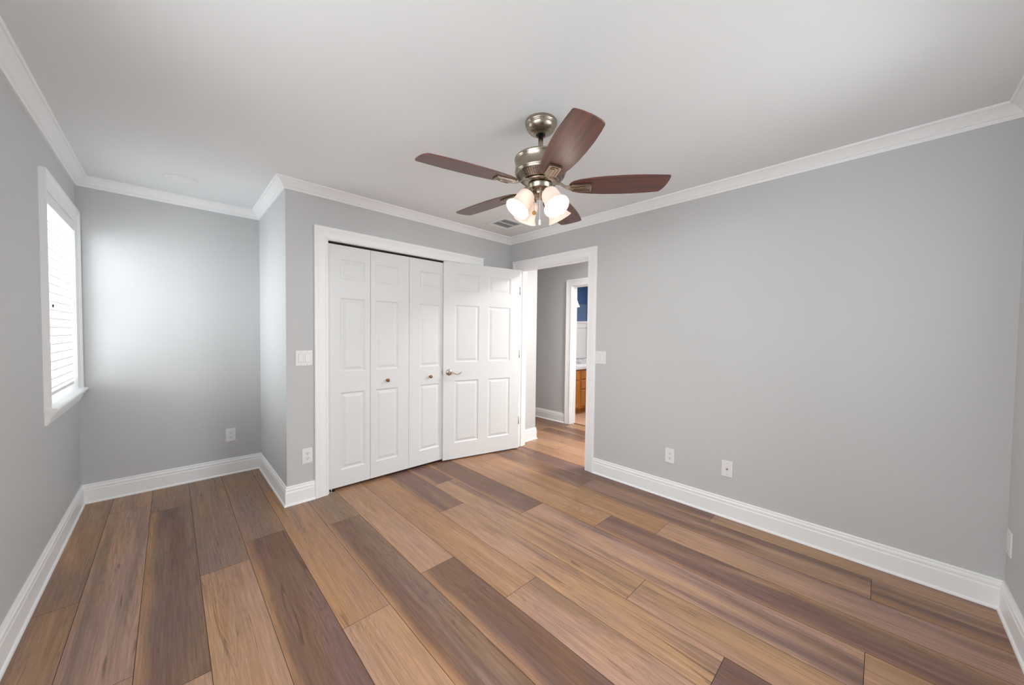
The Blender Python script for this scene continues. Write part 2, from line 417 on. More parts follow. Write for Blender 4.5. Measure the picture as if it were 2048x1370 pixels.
def wains(name, boxes, horizontal_x, pos, span, sgn, label):
    mb = MB()
    for b in boxes: mb.box(*b)
    return struct(mb.build(name, M['wain']), label)
wains('trim_1', [(BX0, BX1, BY1, BY1+0.1, 0, WZ), (BX0, BX1, BY1-0.022, BY1, WZ-0.03, WZ+0.005), (BX0, BX1, BY1-0.012, BY1, WZ-0.12, WZ-0.03)], True, 0, 0, 1, 'white wainscot on the bathroom back wall')
wains('trim_2', [(BX1, BX1+0.1, BY0-0.1, BY1, 0, WZ), (BX1-0.022, BX1, BY0, BY1-0.025, WZ-0.03, WZ+0.005), (BX1-0.012, BX1, BY0, BY1-0.025, WZ-0.12, WZ-0.03)]
      + [(BX1-0.008, BX1, y, y+0.07, 0.1, WZ-0.12) for y in (2.3, 2.9, 3.40)], False, 0, 0, 1, 'white wainscot on the bathroom side wall')

# ------------------------------------------------------------------ mouldings
def run(mb, prof, p0, p1, nrm, m0, m1, mi=0):
    """sweep profile [(d,z)] from p0 to p1; d is measured along nrm; m = mitre (+1 outside, -1 inside, 0 square)"""
    p0, p1, nrm = Vector((*p0, 0)), Vector((*p1, 0)), Vector((*nrm, 0)); t = (p1-p0).normalized()
    vs = []; n = len(prof)
    for d, z in prof: vs.append(p0+nrm*d-t*d*m0+Vector((0, 0, z)))
    for d, z in prof: vs.append(p1+nrm*d+t*d*m1+Vector((0, 0, z)))
    fs = [(i, (i+1) % n, n+(i+1) % n, n+i) for i in range(n)]+[tuple(range(n))[::-1], tuple(range(n, 2*n))]
    mb.add(vs, fs, mi)
CROWN = [(0, ZC), (0.066, ZC), (0.066, ZC-0.009), (0.062, ZC-0.013), (0.056, ZC-0.014), (0.048, ZC-0.020), (0.036, ZC-0.031), (0.027, ZC-0.041), (0.022, ZC-0.047),
         (0.023, ZC-0.051), (0.018, ZC-0.055), (0.0145, ZC-0.056), (0.0155, ZC-0.061), (0.012, ZC-0.066), (0.011, ZC-0.073), (0, ZC-0.073)]
BASE = [(0, 0), (0.023, 0), (0.023, 0.005), (0.021, 0.010), (0.017, 0.0135), (0.0145, 0.0145), (0.0145, 0.100), (0.0120, 0.107), (0.0120, 0.112), (0.0135, 0.116), (0.0125, 0.125), (0.0085, 0.130), (0.008, 0.135), (0.0095, 0.139), (0.007, 0.145), (0, 0.1455)]
segs = [('left', (XL, YN), (XL, YA), (1, 0), -1, -1), ('alcove', (XL, YA), (XB, YA), (0, -1), -1, -1),
        ('column', (XB, YA), (XB, YC), (-1, 0), -1, 1), ('closet', (XB, YC), (XR, YC), (0, -1), 1, -1),
        ('right', (XR, YC), (XR, YN), (-1, 0), -1, -1), ('near', (XR, YN), (XL, YN), (0, 1), -1, -1)]
for i, (nm, a, b, n_, m0, m1) in enumerate(segs):
    mb = MB(); run(mb, CROWN, a, b, n_, m0, m1)
    struct(mb.build('trim_%d' % (i+3), M['trim']), 'white crown moulding over the %s wall' % nm)
CW = 0.095                                # casing width
C0, C1 = CL0-0.010, CL1+0.008             # casing inner edges, closet
def baseb(nm, parts, label):
    mb = MB()
    for q in parts: run(mb, BASE, *q)
    struct(mb.build('baseboard_'+nm, M['trim']), label)
baseb('left', [((XL, YN), (XL, YA), (1, 0), -1, -1)], 'white baseboard along the left wall')
baseb('alcove', [((XL, YA), (XB, YA), (0, -1), -1, -1)], 'white baseboard along the alcove end wall')
baseb('column', [((XB, YA), (XB, YC), (-1, 0), -1, 1)], 'white baseboard on the alcove side wall')
baseb('closet', [((XB, YC), (C0-CW, YC), (0, -1), 1, 0), ((C1+CW, YC), (XR, YC), (0, -1), 0, -1)], 'short white baseboard left of the closet')
DC0, DC1 = DY0-0.008, DY1+0.008
baseb('right', [((XR, DC0-CW), (XR, YN), (-1, 0), 0, -1)], 'long white baseboard along the right wall')
baseb('near', [((XR, YN), (XL, YN), (0, 1), -1, -1)], 'white baseboard along the near wall')
baseb('hall_left', [((HX0+0.02, HL), (3.325, HL), (0, -1), 0, 1), ((3.325, HL), (3.325, 4.8), (1, 0), 1, -1)], 'white baseboard in the hall')
BC0, BC1 = BD0-0.008, BD1+0.008
baseb('hall_far', [((HX1, 4.8), (HX1, BC1+0.09), (-1, 0), -1, 0), ((HX1, BC0-0.09), (HX1, 1.0), (-1, 0), 0, -1)], 'white baseboard on the hall far wall')

# casing profile: (w from the opening edge, thickness)
CAS = [(0, 0), (0, 0.010), (0.004, 0.013), (0.010, 0.0135), (0.014, 0.0105), (0.030, 0.0120), (0.052, 0.0150), (0.056, 0.0175), (0.062, 0.0175), (0.066, 0.0150), (0.072, 0.0195), (0.078, 0.0210), (0.090, 0.0205), (0.095, 0.0170), (0.095, 0)]
def casing(mb, prof, P, U, N, u0, u1, zt, z0=0.0, sill=True):
    """three mitred pieces around an opening; P origin, U along the wall, N into the room"""
    P, U, N = Vector(P), Vector(U), Vector(N); Z = Vector((0, 0, 1)); n = len(prof)
    def piece(A, B):
        vs = [A(w, t) for w, t in prof]+[B(w, t) for w, t in prof]
        mb.add(vs, [(i, (i+1) % n, n+(i+1) % n, n+i) for i in range(n)]+[tuple(range(n))[::-1], tuple(range(n, 2*n))])
    piece(lambda w, t: P+U*(u0-w)+N*t+Z*z0, lambda w, t: P+U*(u0-w)+N*t+Z*(zt+w))
    piece(lambda w, t: P+U*(u1+w)+N*t+Z*z0, lambda w, t: P+U*(u1+w)+N*t+Z*(zt+w))
    piece(lambda w, t: P+U*(u0-w)+N*t+Z*(zt+w), lambda w, t: P+U*(u1+w)+N*t+Z*(zt+w))
mb = MB(); casing(mb, CAS, (0, YC, 0), (1, 0, 0), (0, -1, 0), C0, C1, CLZ+0.004)
mb.box(CL0-0.012, CL0, YC, YC+0.12, 0, CLZ); mb.box(CL1, CL1+0.012, YC, YC+0.12, 0, CLZ); mb.box(CL0-0.012, CL1+0.012, YC, YC+0.12, CLZ, CLZ+0.012)
struct(mb.build('trim_9', M['trim']), 'white casing around the closet doors')
mb = MB(); casing(mb, CAS, (XR, 0, 0), (0, 1, 0), (-1, 0, 0), DC0, DC1, DZ+0.006)
casing(mb, CAS, (HX0, 0, 0), (0, 1, 0), (1, 0, 0), DC0, DC1, DZ+0.006)
JX0, JX1 = XR-0.001, HX0+0.001
mb.box(JX0, JX1, DY0-JT+0.0005, DY0, 0, DZ); mb.box(JX0, JX1, DY1, DY1+JT-0.0005, 0, DZ); mb.box(JX0, JX1, DY0-JT+0.0005, DY1+JT-0.0005, DZ, DZ+JT-0.0005)
for a, b in ((DY0, DY0+0.011), (DY1-0.011, DY1)): mb.box(XR+0.040, XR+0.075, a, b, 0, DZ-0.011)
mb.box(XR+0.040, XR+0.075, DY0, DY1, DZ-0.011, DZ)
struct(mb.build('trim_10', M['trim']), 'white casing and jamb of the open doorway')
mb = MB(); casing(mb, CAS, (HX1, 0, 0), (0, 1, 0), (-1, 0, 0), BC0, BC1, BDZ+0.006)
JX0, JX1 = HX1-0.001, BX0+0.001
mb.box(JX0, JX1, BD0-JT+0.0005, BD0, 0, BDZ); mb.box(JX0, JX1, BD1, BD1+JT-0.0005, 0, BDZ); mb.box(JX0, JX1, BD0-JT+0.0005, BD1+JT-0.0005, BDZ, BDZ+JT-0.0005)
mb.box(HX1+0.04, HX1+0.075, BD1-0.011, BD1, 0, BDZ-0.011); mb.box(HX1+0.04, HX1+0.075, BD0, BD1, BDZ-0.011, BDZ)
struct(mb.build('trim_11', M['trim']), 'white casing of the bathroom doorway')
struct(MB().add([(4.322, BD0, 0), (4.350, BD0, 0), (4.346, BD0, 0.007), (4.328, BD0, 0.007), (4.322, BD1, 0), (4.350, BD1, 0), (4.346, BD1, 0.007), (4.328, BD1, 0.007)],
       [(0, 1, 2, 3), (4, 7, 6, 5), (0, 4, 5, 1), (1, 5, 6, 2), (2, 6, 7, 3), (3, 7, 4, 0)]).build('trim_12', mat('threshold_brown', srgb(96, 66, 46), 0.5)), 'brown threshold strip at the bathroom door')

# ------------------------------------------------------------------ panelled doors
RINGS = [(0.0, 0.0), (0.006, 0.0045), (0.013, 0.0075), (0.018, 0.0075), (0.040, 0.0015), (0.043, 0.0015)]
def panel_slab(W, H, T, panels, both=True):
    """slab in local coords: x 0..W, z 0..H, front face at y=0 looking to -y, back at y=T"""
    mb = MB()
    xs = sorted({0, W, *[q for p in panels for q in (p[0], p[1])]}); zs = sorted({0, H, *[q for p in panels for q in (p[2], p[3])]})
    def face(y, s):
        for i in range(len(xs)-1):
            for k in range(len(zs)-1):
                cx, cz = (xs[i]+xs[i+1])/2, (zs[k]+zs[k+1])/2
                if any(p[0] < cx < p[1] and p[2] < cz < p[3] for p in panels): continue
                mb.add([(xs[i], y, zs[k]), (xs[i+1], y, zs[k]), (xs[i+1], y, zs[k+1]), (xs[i], y, zs[k+1])], [(0, 1, 2, 3)])
        for p in panels:
            rings = []
            for o, d in RINGS:
                yy = y+s*d
                rings.append([(p[0]+o, yy, p[2]+o), (p[1]-o, yy, p[2]+o), (p[1]-o, yy, p[3]-o), (p[0]+o, yy, p[3]-o)])
            vs = [q for r in rings for q in r]; fs = []
            for i in range(len(rings)-1):
                for k in range(4): fs.append((i*4+k, i*4+(k+1) % 4, (i+1)*4+(k+1) % 4, (i+1)*4+k))
            fs.append(tuple((len(rings)-1)*4+k for k in range(4)))
            mb.add(vs, fs)
    face(0, 1)
    if both: face(T, -1)
    else: mb.add([(0, T, 0), (W, T, 0), (W, T, H), (0, T, H)], [(0, 1, 2, 3)])
    mb.add([(0, 0, 0), (W, 0, 0), (W, T, 0), (0, T, 0), (0, 0, H), (W, 0, H), (W, T, H), (0, T, H)], [(0, 1, 2, 3), (4, 5, 6, 7), (0, 3, 7, 4), (1, 2, 6, 5)])
    return mb
def join_bm(o):
    bm = bmesh.new(); bm.from_mesh(o.data); bmesh.ops.remove_doubles(bm, verts=bm.verts[:], dist=1e-5); bmesh.ops.recalc_face_normals(bm, faces=bm.faces[:]); bm.to_mesh(o.data); bm.free()
    return o
# bifold closet doors
bx = [0.920, 1.266, 1.634, 2.014, 2.396]
ZB, ZT = 0.025, 2.034
def zp(a): return a-ZB
pz = [(0.165, 0.815), (0.990, 1.603), (1.757, 1.920)]
YF = YC+0.025
def pull_knob(parent, x, y, z):
    mb = MB(); xf = Matrix.Translation((x, y, z)) @ Matrix.Rotation(R(90), 4, 'X')
    mb.lathe([(0.0, 0.0), (0.008, 0.0), (0.0075, 0.010), (0.007, 0.014), (0.013, 0.018), (0.0165, 0.023), (0.0165, 0.028), (0.012, 0.033), (0.0, 0.0345)], 24, xf)
    o = mb.build('knob', M['knob'], parent); tag(o, 'round copper-bronze knob'); return o
for d, (a, b, c, lab, kx) in enumerate([(bx[0], bx[1], bx[2], 'left white bifold closet door of two panelled leaves', 1.415), (bx[2], bx[3], bx[4], 'right white bifold closet door behind the open room door', 1.857)]):
    e = empty('door_%d' % (d+2), (a, YF, ZB), lab, 'door', kind='structure')
    for s, (u0, u1) in enumerate(((a, b), (b, c))):
        w = u1-u0-0.003
        hinge_left = (s == 1)
        if d == 0: l, r_ = (0.095, 0.046) if s == 0 else (0.044, 0.108)
        else: l, r_ = (0.112, 0.040) if s == 0 else (0.044, 0.095)
        mb = panel_slab(w, ZT-ZB, 0.028, [(l, w-r_, zp(q0), zp(q1)) for q0, q1 in pz], both=False)
        o = join_bm(mb.build('leaf', M['door'], e)); o.location = (u0-a+0.0015, 0, 0)
        if (d == 0 and s == 1) or (d == 1 and s == 0):
            pull_knob(o, kx-u0, 0.0, 0.890-ZB)
    if d == 0:
        br = MB(); br.bbox(0.002, 0.050, -0.012, 0.020, -ZB+0.001, -ZB+0.004, 0.001); br.bbox(0.004, 0.010, -0.012, 0.020, -ZB+0.001, -ZB+0.014, 0.001)
        br.tube([(0.028, 0.01, -ZB+0.003), (0.028, 0.01, -0.002)], 0.004)
        br.build('pivot_bracket', M['chrome'], e)
tr = MB().box(CL0, CL1, YF+0.002, YF+0.026, CLZ-0.012, CLZ)  # track coloured near-black to carry the shade of the gap above the leaves
struct(tr.build('trim_13', M['dark']), 'bifold track under the closet head, shade of the gap in its black')

# entry door, swung open against the closet
PIN = Vector((2.893, 2.905, 0.0)); DANG = R(166.6); DW, DH, DT = 0.905, 2.035, 0.035
e = empty('door_1', PIN, 'white six-panel room door standing open in front of the closet', 'door', kind='structure')
ca_, sa_ = math.cos(DANG), math.sin(DANG)
dirv = Vector((ca_, sa_, 0)); nv = Vector((-sa_, ca_, 0))      # nv points towards the closet if positive y
if nv.y > 0: nv = -nv                                          # nv looks at the camera
# local frame: x along the door from hinge, y away from the camera side
DX = Matrix(((dirv.x, -nv.x, 0, nv.x*0.034+dirv.x*0.004), (dirv.y, -nv.y, 0, nv.y*0.034+dirv.y*0.004), (0, 0, 1, 0.014), (0, 0, 0, 1)))
k = DW/0.899
pan = []
for u0, u1 in ((0.1215, 0.393), (0.506, 0.777)):
    for q0, q1 in ((0.181, 0.832), (1.023, 1.615), (1.763, 1.937)): pan.append((u0*k, u1*k, q0-0.014, q1-0.014))
mb = panel_slab(DW, DH, DT, pan, True)
mb.v = [tuple(DX @ Vector(q)) for q in mb.v]
join_bm(mb.build('panel', M['door'], e))
hw = MB()
hx, hz = 0.8375*k, 0.921-0.014
xf = DX @ Matrix.Translation((hx, 0, hz)) @ Matrix.Rotation(R(90), 4, 'X')
hw.lathe([(0, 0), (0.033, 0), (0.033, 0.004), (0.030, 0.008), (0.020, 0.012), (0.0125, 0.0135), (0.0115, 0.040), (0.0105, 0.050), (0.0, 0.052)], 36, xf)
lv = []
for i in range(15):
    t = i/14; lv.append(DX @ Vector((hx-0.004-0.118*t, -0.046-0.004*math.sin(PI*t), hz+0.004*math.cos(t*1.2)-0.016*math.sin(t*PI*0.78)**2*1.15+(0.011*max(0, t-0.72)/0.28))))
hw.tube(lv, [0.0085, 0.0085, 0.008, 0.0075, 0.0072, 0.007, 0.0068, 0.0066, 0.0064, 0.0062, 0.006, 0.006, 0.0058, 0.0052, 0.0035], 12)
tag(hw.build('door_handle', M['nickel'], e), 'satin nickel lever handle')
lt = MB(); lt.bbox(DW-0.0005, DW+0.0018, 0.005, 0.030, hz-0.029, hz+0.029, 0.0006, 1, 0, DX); lt.bbox(DW, DW+0.010, 0.011, 0.024, hz-0.008, hz+0.008, 0.002, 1, 0, DX)
tag(lt.build('latch_plate', M['nickel'], e), 'metal latch plate on the door edge')
for z in (0.32, 1.08, 1.80):
    h = MB(); h.tube([DX @ Vector((-0.003, -0.001, z-0.045)), DX @ Vector((-0.003, -0.001, z+0.045))], 0.005, 10)
    tag(h.build('hinge', M['nickel'], e), 'metal hinge')

# ------------------------------------------------------------------ window 1 with blind
WCAS = [(0, 0), (0, 0.008), (0.010, 0.010), (0.030, 0.0115), (0.055, 0.0145), (0.062, 0.0205), (0.070, 0.0255), (0.088, 0.0265), (0.088, 0)]
def window(n, w, label):
    y0, y1, z0, z1 = w
    e = empty('window_%d' % n, (XL, (y0+y1)/2, z0), label, 'window', kind='structure')
    iv = Matrix.Translation(-Vector(e.location))
    def put(mb, nm, mt):
        mb.v = [tuple(iv @ Vector(q)) for q in mb.v]; return mb.build(nm, mt, e)
    mb = MB(); casing(mb, WCAS, (XL, 0, 0), (0, 1, 0), (1, 0, 0), y0-0.004, y1+0.004, z1, z0)
    put(mb, 'casing', M['trim'])
    mb = MB()
    x0, x1 = X0+0.005, XL+0.001
    mb.box(x0, x1, y0-0.012, y0, z0, z1); mb.box(x0, x1, y1, y1+0.012, z0, z1); mb.box(x0, x1, y0-0.012, y1+0.012, z1, z1+0.012)
    put(mb, 'jamb', M['trim'])
    # stool with rounded nose and moulded apron
    yo0, yo1 = y0-0.092, y1+0.092
    mb = MB(); poly = [(X0+0.01, z0-0.024), (XL+0.040, z0-0.024), (XL+0.046, z0-0.019), (XL+0.048, z0-0.012), (XL+0.046, z0-0.005), (XL+0.040, z0), (X0+0.01, z0)]
    n_ = len(poly)
    ya, yb = yo0-0.004, min(yo1+0.006, YA-0.006)
    vs = [(x, ya, z) for x, z in poly]+[(x, yb, z) for x, z in poly]
    mb.add(vs, [(i, (i+1) % n_, n_+(i+1) % n_, n_+i) for i in range(n_)]+[tuple(range(n_))[::-1], tuple(range(n_, 2*n_))])
    put(mb, 'stool', M['trim'])
    ap = [(XL, z0-0.024), (XL+0.036, z0-0.024), (XL+0.036, z0-0.034), (XL+0.031, z0-0.040), (XL+0.024, z0-0.048), (XL+0.021, z0-0.060), (XL+0.019, z0-0.066), (XL+0.013, z0-0.078), (XL+0.009, z0-0.093), (XL, z0-0.094)]
    n_ = len(ap); mb = MB()
    vs = [(x, yo0+0.006, z) for x, z in ap]+[(x, min(yo1-0.006, YA-0.012), z) for x, z in ap]
    mb.add(vs, [(i, (i+1) % n_, n_+(i+1) % n_, n_+i) for i in range(n_)]+[tuple(range(n_))[::-1], tuple(range(n_, 2*n_))])
    put(mb, 'apron', M['trim'])
    xs = X0+0.030
    mb = MB(); zm = (z0+z1)/2
    for a, b, c, d in ((y0, y0+0.045, z0, z1), (y1-0.045, y1, z0, z1), (y0, y1, z0, z0+0.06), (y0, y1, z1-0.045, z1), (y0, y1, zm-0.02, zm+0.02), ((y0+y1)/2-0.009, (y0+y1)/2+0.009, z0, z1)):
        mb.box(xs-0.018, xs+0.018, a, b, c, d)
    put(mb, 'sash', M['trim'])
    mb = MB(); mb.box(xs-0.003, xs+0.001, y0+0.04, y1-0.04, z0+0.055, z1-0.04)
    put(mb, 'pane', M['glass'])
    return e
window(1, W1, 'white-trimmed window in the left wall of the alcove')
window(2, W2, 'window in the left wall nearest the camera')
# added rear window, unseen, lets in fill light: trimmed opening with a sash
e = empty('window_3', ((RW[0]+RW[1])/2, YN, 0.885), 'added window in the near wall behind the camera, for fill light', 'window', kind='structure')
mb = MB(); o_ = Vector(e.location)
casing(mb, WCAS, (0, YN, 0), (1, 0, 0), (0, 1, 0), RW[0]-0.004, RW[1]+0.004, 2.09, 0.885)
mb.v = [tuple(Vector(q)-o_) for q in mb.v]; mb.build('casing', M['trim'], e)
mb = MB()
for a, b, c, d in ((RW[0], RW[0]+0.045, 0.885, 2.09), (RW[1]-0.045, RW[1], 0.885, 2.09), (RW[0], RW[1], 0.885, 0.94), (RW[0], RW[1], 2.045, 2.09), (RW[0], RW[1], 1.47, 1.51)):
    mb.box(a-o_.x, b-o_.x, -0.09, -0.055, c-o_.z, d-o_.z)
mb.build('sash', M['trim'], e)
mb = MB(); mb.box(RW[0]-o_.x+0.04, RW[1]-o_.x-0.04, -0.076, -0.072, 0.04, 1.17); mb.build('pane', M['glass'], e)

# blind
by0, by1 = W1[0]+0.006, W1[1]-0.006
e = empty('window_blind', (XL-0.03, (by0+by1)/2, W1[2]), 'white horizontal slat blind hanging in the alcove window', 'blind')
ox, oy, oz = e.location
bl = MB(); bl.bbox(XL-0.008-ox, XL+0.006-ox, by0-oy, by1-oy, 2.022-oz, 2.088-oz, 0.003); bl.build('valance', M['blind'], e)
bl = MB(); bl.bbox(XL-0.058-ox, XL-0.012-ox, by0-oy, by1-oy, 2.035-oz, 2.082-oz, 0.002); bl.build('headrail', M['blind'], e)
bl = MB(); n = 21; zt, zb = 1.998, 0.975
for i in range(n):
    z = zt+(zb-zt)*i/(n-1)-oz
    t = 0.0055
    vs = []
    for y in (by0+0.004-oy, by1-0.004-oy):
        for x, dz in ((-0.025, -0.003), (-0.0125, 0.0), (0.0, 0.001), (0.0125, 0.0), (0.025, -0.003)):
            vs.append((XL-0.033+x-ox, y, z+dz)); 
        for x, dz in ((0.025, -0.003), (0.0125, 0.0), (0.0, 0.001), (-0.0125, 0.0), (-0.025, -0.003)):
            vs.append((XL-0.033+x-ox, y, z+dz-t))
    bl.add(vs, [(k, (k+1) % 10, 10+(k+1) % 10, 10+k) for k in range(10)]+[tuple(range(10))[::-1], tuple(range(10, 20))])
bl.build('slats', M['blind'], e)
bl = MB(); bl.bbox(XL-0.056-ox, XL-0.008-ox, by0+0.003-oy, by1-0.003-oy, 0.925-oz, 0.945-oz, 0.003); bl.build('bottom_rail', M['blind'], e)
bl = MB()
for f in (0.16, 0.5, 0.84):
    y = by0+(by1-by0)*f-oy
    for x in (XL-0.0075, XL-0.0585): bl.tube([(x-ox, y, 0.93-oz), (x-ox, y, 2.04-oz)], 0.0012, 6)
bl.build('ladder_cord', M['string'], e)

# ------------------------------------------------------------------ switches and outlets
def plate_frame(pos, nrm):
    n_ = Vector(nrm); z = Vector((0, 0, 1)); u = z.cross(n_)
    mm = Matrix.Identity(4)
    for i in range(3): mm[i][0], mm[i][1], mm[i][2], mm[i][3] = u[i], n_[i], z[i], pos[i]
    return mm       # local x along the wall, y out of the wall, z up
def switch(pos, nrm, label):
    e = empty('light_switch', pos, label, 'light switch', 'double rocker switches on the walls'); xf = plate_frame((0, 0, 0), nrm)
    w, h = 0.0575, 0.0585
    mb = MB(); mb.bbox(-w, w, 0, 0.006, -h, h, 0.0025, 2, 0, xf); mb.build('cover_plate', M['plate'], e)
    for s in (-1, 1):
        mb = MB(); mb.box(s*0.023-0.0175, s*0.023+0.0175, 0.0055, 0.0064, -0.034, 0.034, 0, xf); mb.build('rocker_recess', mat('rocker_gap', (0.45, 0.45, 0.45), 0.5), e)
        mb = MB()
        vs = [xf @ Vector(q) for q in [(s*0.023-0.016, 0.006, -0.0325), (s*0.023+0.016, 0.006, -0.0325), (s*0.023+0.016, 0.006, 0.0325), (s*0.023-0.016, 0.006, 0.0325),
              (s*0.023-0.016, 0.0075 if s < 0 else 0.0105, -0.0325), (s*0.023+0.016, 0.0075 if s < 0 else 0.0105, -0.0325), (s*0.023+0.016, 0.0105 if s < 0 else 0.0075, 0.0325), (s*0.023-0.016, 0.0105 if s < 0 else 0.0075, 0.0325)]]
        mb.add(vs, [(0, 3, 2, 1), (4, 5, 6, 7), (0, 1, 5, 4), (1, 2, 6, 5), (2, 3, 7, 6), (3, 0, 4, 7)]); mb.build('rocker', M['plate'], e)
    for s in (-1, 1):
        for zz in (-0.048, 0.048):
            sc = MB(); sc.lathe([(0, 0.0055), (0.0026, 0.0055), (0.0026, 0.0067), (0, 0.0069)], 12, xf @ Matrix.Translation((s*0.023, 0, zz)) @ Matrix.Rotation(R(-90), 4, 'X'))
            sc.build('screw', M['screw'], e)
    return e
def outlet(pos, nrm, label, kind='duplex'):
    e = empty('wall_outlet' if kind == 'duplex' else 'wall_plate', pos, label, 'outlet' if kind == 'duplex' else 'wall plate', 'outlets low on the walls' if kind == 'duplex' else None); xf = plate_frame((0, 0, 0), nrm)
    w, h = 0.0365, 0.0585
    mb = MB(); mb.bbox(-w, w, 0, 0.006, -h, h, 0.0025, 2, 0, xf); mb.build('cover_plate', M['plate'], e)
    if kind == 'duplex':
        for s in (-1, 1):
            mb = MB()
            poly = [(0.0165*math.cos(a), 0.0165*math.sin(a)) for a in [2*PI*i/28 for i in range(28)]]
            poly = [(x, max(-0.0135, min(0.0135, z))) for x, z in poly]
            vs = [xf @ Vector((x, 0.0045, z+s*0.0195)) for x, z in poly]+[xf @ Vector((x, 0.0078, z+s*0.0195)) for x, z in poly]
            nn = len(poly); mb.add(vs, [tuple(range(nn))[::-1], tuple(range(nn, 2*nn))]+[(i, (i+1) % nn, nn+(i+1) % nn, nn+i) for i in range(nn)])
            f = mb.build('receptacle', M['plate'], e)
            sl = MB(); sl.box(-0.0078, -0.0052, 0.0074, 0.0082, s*0.0195-0.001, s*0.0195+0.008, 0, xf); sl.box(0.0052, 0.0078, 0.0074, 0.0082, s*0.0195-0.001, s*0.0195+0.008, 0, xf)
            sl.lathe([(0, 0.0074), (0.0028, 0.0074), (0.0028, 0.0082), (0, 0.0082)], 12, xf @ Matrix.Translation((0, 0, s*0.0195-0.0075)) @ Matrix.Rotation(R(-90), 4, 'X'))
            sl.build('slots', M['slot'], f)
    else:
        for zz in (-0.041, 0.041):
            sc = MB(); sc.lathe([(0, 0.0055), (0.003, 0.0055), (0.003, 0.0068), (0, 0.0070)], 12, xf @ Matrix.Translation((0, 0, zz)) @ Matrix.Rotation(R(-90), 4, 'X'))
            sc.build('screw', M['screw'], e)
        if kind == 'coax':
            cx = MB(); cx.lathe([(0.0075, 0.0055), (0.0075, 0.009), (0.0048, 0.009), (0.0048, 0.017), (0.0040, 0.0175), (0.0, 0.0165)], 16, xf @ Matrix.Rotation(R(-90), 4, 'X'))
            tag(cx.build('coax_connector', M['nickel'], e), 'metal coaxial connector')
    return e
switch((0.742, YC, 1.116), (0, -1, 0), 'white double rocker switch beside the closet casing')
switch((XR, 1.829, 1.111), (-1, 0, 0), 'white double rocker switch right of the open doorway')
outlet((0.394, YA, 0.362), (0, -1, 0), 'white duplex outlet on the alcove end wall')
outlet((0.762, YC, 0.353), (0, -1, 0), 'white duplex outlet tucked against the closet casing')
outlet((XR, 1.166, 0.348), (-1, 0, 0), 'white duplex outlet on the right wall, nearer the doorway')
outlet((XR, 0.753, 0.357), (-1, 0, 0), 'white cable plate with one metal connector on the right wall', 'coax')
outlet((2.850, YN, 0.360), (0, 1, 0), 'white wall plate seen edge-on at the right edge near the corner', 'blank')

# ------------------------------------------------------------------ ceiling fixtures
e = empty('recessed_light', (0.071, 3.655, ZC), 'round white recessed ceiling light above the alcove', 'ceiling light')
mb = MB(); mb.lathe([(0.098, 0.0), (0.098, -0.003), (0.090, -0.0065), (0.074, -0.007), (0.070, -0.003)], 48); mb.build('trim_ring', M['plate'], e)
mb = MB(); mb.lathe([(0.0715, -0.003), (0.045, -0.0042), (0.0, -0.0046)], 48); mb.build('lens', mat('frosted_lens', (0.82, 0.82, 0.82), 0.5), e)
def register(x0, x1, y0, y1, label, split):
    cx, cy = (x0+x1)/2, (y0+y1)/2
    e = empty('ceiling_vent', (cx, cy, ZC), label, 'vent')
    hx, hy = (x1-x0)/2, (y1-y0)/2; b = 0.034
    mb = MB()
    for a0, a1, c0, c1 in ((-hx, hx, -hy, -hy+b), (-hx, hx, hy-b, hy), (-hx, -hx+b, -hy+b, hy-b), (hx-b, hx, -hy+b, hy-b)):
        mb.box(a0, a1, c0, c1, -0.006, 0)
    mb.box(-hx+b, hx-b, -0.006, 0.006, -0.006, -0.001)
    for s0, s1, t0, t1 in ((-hx-0.004, hx+0.004, -hy-0.004, -hy+0.004), (-hx-0.004, hx+0.004, hy-0.004, hy+0.004), (-hx-0.004, -hx+0.004, -hy, hy), (hx-0.004, hx+0.004, -hy, hy)):
        mb.box(s0, s1, t0, t1, -0.010, -0.002)
    mb.build('frame', M['plate'], e)
    mb = MB(); nsl = 16
    for i in range(nsl):
        y = -hy+b+(2*hy-2*b)*(i+0.5)/nsl
        if abs(y) < 0.008: continue
        sg = 1 if y > 0 else -1
        xf = Matrix.Translation((0, y, -0.004)) @ Matrix.Rotation(R(30), 4, 'X')
        mb.box(-hx+b, hx-b, -0.0042, 0.0042, -0.0006, 0.0006, 0, xf)
    mb.build('louvres', mat('louvre_grey_white', (0.62, 0.62, 0.62), 0.5), e)
    mb = MB(); mb.box(-hx+b, hx-b, -hy+b, hy-b, -0.0009, -0.0003); mb.build('duct_shade_sheet', M['vent_dark'], e)  # flat grey sheet, the duct's shade is put into its colour
    return e
register(2.335, 2.615, 2.545, 2.805, 'white louvred ceiling vent near the corner behind the lamp shades', True)
register(2.455, 2.645, 1.250, 1.440, 'white ceiling vent mostly hidden behind the rightmost fan blade', True)

# ------------------------------------------------------------------ ceiling fan
FX, FY = 1.430, 1.284
fan = empty('ceiling_fan', (FX, FY, ZC), 'five-blade ceiling fan of brushed metal and dark wood with four lit shades', 'ceiling fan')
def zz(a): return CAM_H+1.02*(a-CAM_H)-ZC
FM = M['fan_metal']
mb = MB(); mb.lathe([(0.0, 0.0), (0.082, 0.0), (0.0845, -0.004), (0.0845, -0.015), (0.082, -0.020), (0.0795, -0.0215), (0.0790, -0.024), (0.0775, -0.031), (0.073, -0.040), (0.065, -0.050), (0.054, -0.058), (0.043, -0.063), (0.036, -0.065), (0.034, -0.068), (0.029, -0.069), (0.025, -0.066)], 64)
mb.build('canopy', FM, fan)
mb = MB(); mb.lathe([(0.0255, -0.0665), (0.0, -0.062)], 30); mb.build('canopy_opening', M['slot'], fan)
mb = MB(); mb.tube([(0, 0, -0.055), (0, 0, zz(2.222))], 0.0130, 20); mb.build('downrod', FM, fan)
